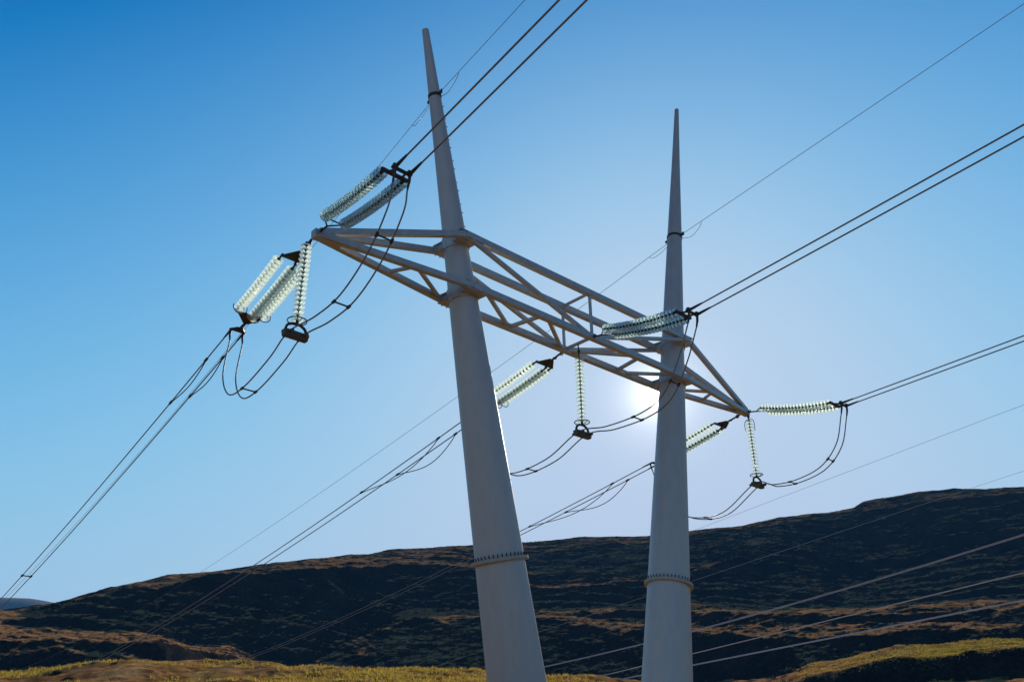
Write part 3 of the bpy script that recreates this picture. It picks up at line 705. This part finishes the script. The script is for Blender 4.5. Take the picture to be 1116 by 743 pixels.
# festoon vibration dampers on the descending cables
for ph, P0 in PH.items():
    x0 = P0.x; yR, zR = REAR_END[ph]
    zz = lambda y: zR-(0.155 if ph != 'left' else 0.16)*(y-yR)+0.00078*(y-yR)**2
    for dx in (-HB, HB):
        a0, a1 = (1.9, 6.6) if dx > 0 else (2.6, 9.2)
        if ph == 'left': a0, a1 = (1.6, 4.6) if dx > 0 else (2.0, 5.4)
        pa, pb = yR+a0, yR+a1; sag = 0.55 if dx > 0 else 0.5
        if ph == 'left': sag *= 0.5
        pts = [fpt(x0, pa+(pb-pa)*t, zz(pa+(pb-pa)*t)-sag*(math.sin(math.pi*t**0.75)**1.2)-0.03, dx) for t in np.linspace(0, 1, 20)]
        o = thing('vibration_damper', f'slack loop hung beneath the {SIDE[1 if dx > 0 else -1]} descending cable behind the {PW_[ph]}', 'damper', 'festoon dampers', pts[0])
        bm = bmesh.new(); tube(bm, [p-pts[0] for p in pts], 0.02, 7); link('slack_cable', bm, M_LEAD, o, True)
        for p in (pts[0], pts[-1]):
            bm = bmesh.new(); q = p-pts[0]; tube(bm, [q+Vector((-0.006, -0.10, 0.045)), q+Vector((0.006, 0.10, 0.015))], 0.048, 8); link('clamp', bm, M_DARK, o)
# spacer far along the left descending pair
ph = 'left'; yR, zR = REAR_END[ph]; t = 28.5
c = fpt(-EX, yR+t, zR-0.16*t+0.00078*t*t, -HB)
bm = bmesh.new(); tube(bm, [(-0.04, 0, 0), (2*HB+0.04, 0, 0)], 0.03, 8)
for q in (0, 2*HB): tube(bm, [(q-0.006, -0.12, 0.01), (q+0.006, 0.12, -0.01)], 0.06, 8)
o = link('spacer', bm, M_DARK); o.location = c; tag(o, 'small dark spacer bar between the left descending cables just above the far blue hill', 'spacer', 'cable spacers')
# earth wires
SH = {-1: (0.075, -0.19, 0.0008), 1: (0.092, -0.145, 0.0005)}
NM = {-1: 'left', 1: 'right'}
for s in (-1, 1):
    xs = pole_x(s, 22.5); rr = pole_r(s, 22.5); f_, r_, q_ = SH[s]
    pts = [fpt(xs, -rr-0.15-t, 22.48+f_*t, 0) for t in np.linspace(0, 120, 26)]
    cable('earth_wire', pts, 0.011, M_THIN, f'thin wire rising toward the viewer from the upper {NM[s]} pole', 'earth wire', 'earth wires', 6)
    pts = [fpt(xs, rr+0.15+t, 22.4+r_*t+q_*t*t, 0) for t in np.linspace(0, 140, 36)]
    cable('earth_wire', pts, 0.011, M_THIN, f'thin wire descending far toward the lower left from the upper {NM[s]} pole', 'earth wire', 'earth wires', 6)
    for sg in (-1, 1):
        y0_ = sg*(rr+0.12)
        bm = bmesh.new(); sl0 = f_ if sg < 0 else r_
        P = [(xs+DEV*y0_+0.0, y0_, 22.25), (xs+DEV*(y0_+sg*0.5), y0_+sg*0.5, 22.10), (xs+DEV*(y0_+sg*0.95), y0_+sg*0.95, 22.22+sl0*0.9), (xs+DEV*(y0_+sg*1.15), y0_+sg*1.15, 22.43+sl0*1.15)]
        p0 = V(P[0])
        tube(bm, [q-p0 for q in smooth_path(P, 6)], 0.010, 6)
        o = link('bonding_lead', bm, M_LEAD, None, True); o.location = p0
        tag(o, f'short thin slack lead under the earth wire on the {"near" if sg < 0 else "far"} side of the {NM[s]} pole', 'wire', 'bonding leads')
# the parallel line beyond
def para(x0, pts, half, r_, mt, labels, cat, group):
    ys = [p[0] for p in pts]; zs_ = [p[1] for p in pts]
    co = np.polyfit(ys, zs_, 2 if len(pts) > 2 else 1)
    if len(pts) > 2 and co[0] < 0.0002: a, b = np.polyfit(ys, zs_, 1); co = np.array([0.0, a, b])
    for k, dx in enumerate([-half, half] if half else [0]):
        Y_ = np.linspace(-90, 135, 60); zz_ = np.polyval(co, Y_)
        zz_ = np.where(Y_ < ys[0], np.polyval(co, ys[0])+np.polyval(np.polyder(co), ys[0])*(Y_-ys[0])*0.8, zz_)
        cable('conductor' if half else 'earth_wire', [Vector((x0+DEV*y+dx, y, z)) for y, z in zip(Y_, zz_)], r_, mt, labels[k], cat, group, 6)
para(49, [(2.3, 10.62), (18.6, 9.5), (33, 8.2)], 0.22, 0.029, M_GLINT, ['upper of the lowest twin cables crossing the hill at the lower right', 'lower of the lowest twin cables crossing the hill at the lower right'], 'power cable', 'cables of the line beyond')
para(57, [(4.9, 13.8), (23, 11.84), (40.3, 10.0), (55, 8.6)], 0.10, 0.029, M_GLINT, ['upper of the middle twin cables crossing the hill at the lower right', 'lower of the middle twin cables crossing the hill at the lower right'], 'power cable', 'cables of the line beyond')
para(65, [(5.8, 18.3), (26.6, 15.9), (46.2, 13.3), (71.9, 11.4)], 0.22, 0.029, M_GLINT, ['upper of the highest twin cables crossing the hill at the lower right', 'lower of the highest twin cables crossing the hill at the lower right'], 'power cable', 'cables of the line beyond')
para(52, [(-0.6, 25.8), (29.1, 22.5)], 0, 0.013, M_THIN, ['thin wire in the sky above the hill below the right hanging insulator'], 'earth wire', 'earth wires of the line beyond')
para(62, [(3.5, 23.25), (29.7, 20.4), (40.2, 19.07)], 0, 0.013, M_GLINT, ['thin bright wire crossing the crest of the hill at the right'], 'earth wire', 'earth wires of the line beyond')

# ------------------------------------------------------------------ grass and stones on the near rise
def grass():
    vs_, fs = [], []
    n = 0
    for _ in range(42000):
        a = random.uniform(9, 76); r_ = 62+70*random.random()**0.8
        x = CAM.x+r_*math.sin(R(a)); y = CAM.y+r_*math.cos(R(a))
        if fbm(np.array([x/11.0]), np.array([y/11.0]), 91, 3)[0] < 0.08+random.uniform(-0.12, 0.12): continue
        if _ > 30000:
            a = random.uniform(60, 76); r_ = random.uniform(222, 285); x = CAM.x+r_*math.sin(R(a)); y = CAM.y+r_*math.cos(R(a))
        z = ground_z(x, y)-0.03; hh = random.uniform(0.15, 0.42)
        for k in range(5):
            an = random.uniform(0, math.tau); ln = random.uniform(0.2, 0.7)*hh; w = random.uniform(0.02, 0.045)
            bx, by = x+random.uniform(-.16, .16), y+random.uniform(-.16, .16); cx, cy = math.cos(an), math.sin(an)
            h2 = hh*random.uniform(0.6, 1.1)
            vs_ += [(bx-cy*w, by+cx*w, z), (bx+cy*w, by-cx*w, z), (bx+cx*ln*0.4+cy*w*0.7, by+cy*ln*0.4-cx*w*0.7, z+h2*0.6), (bx+cx*ln*0.4-cy*w*0.7, by+cy*ln*0.4+cx*w*0.7, z+h2*0.6), (bx+cx*ln, by+cy*ln, z+h2)]
            fs += [(n, n+1, n+2, n+3), (n+3, n+2, n+4)]; n += 5
    me = bpy.data.meshes.new('grass'); me.from_pydata(vs_, [], fs); me.materials.append(M_TUFT)
    o = bpy.data.objects.new('grass', me); COL.objects.link(o); tag(o, 'yellow green grass tufts on the near rise', 'grass', kind='stuff')
grass()
def stone(a, r_, size, label):
    x = CAM.x+r_*math.sin(R(a)); y = CAM.y+r_*math.cos(R(a)); z = ground_z(x, y)
    bm = bmesh.new(); bmesh.ops.create_icosphere(bm, subdivisions=3, radius=1)
    for v in bm.verts:
        n_ = float(fbm(np.array([v.co.x*1.3+a]), np.array([v.co.y*1.3+v.co.z*1.7]), 13, 3)[0])
        v.co = v.co*(1+0.35*n_); v.co.z *= 0.6; v.co *= size
    o = link('stone', bm, M_STONE, None, True); o.location = (x, y, z+size*0.15); tag(o, label, 'stone')
stone(29.3, 96, 0.42, 'small dark boulder on the crest of the near grass left of the poles')

# ------------------------------------------------------------------ the air in the valley
def haze():
    bm = bmesh.new(); bmesh.ops.create_cube(bm, size=1.0)
    for v in bm.verts: v.co = Vector((v.co.x*26000, v.co.y*26000, -60 if v.co.z < 0 else 760))
    m_ = bpy.data.materials.new('haze_air'); m_.use_nodes = True; t = m_.node_tree; t.nodes.clear()
    p = N(t, 'ShaderNodeVolumePrincipled'); o = N(t, 'ShaderNodeOutputMaterial')
    p.inputs['Color'].default_value = (0.16, 0.48, 1.0, 1); p.inputs['Density'].default_value = 0.00006; p.inputs['Anisotropy'].default_value = 0.0
    t.links.new(p.outputs[0], o.inputs['Volume'])
    ob = link('haze', bm, m_); tag(ob, kind='stuff'); ob.display_type = 'WIRE'
haze()
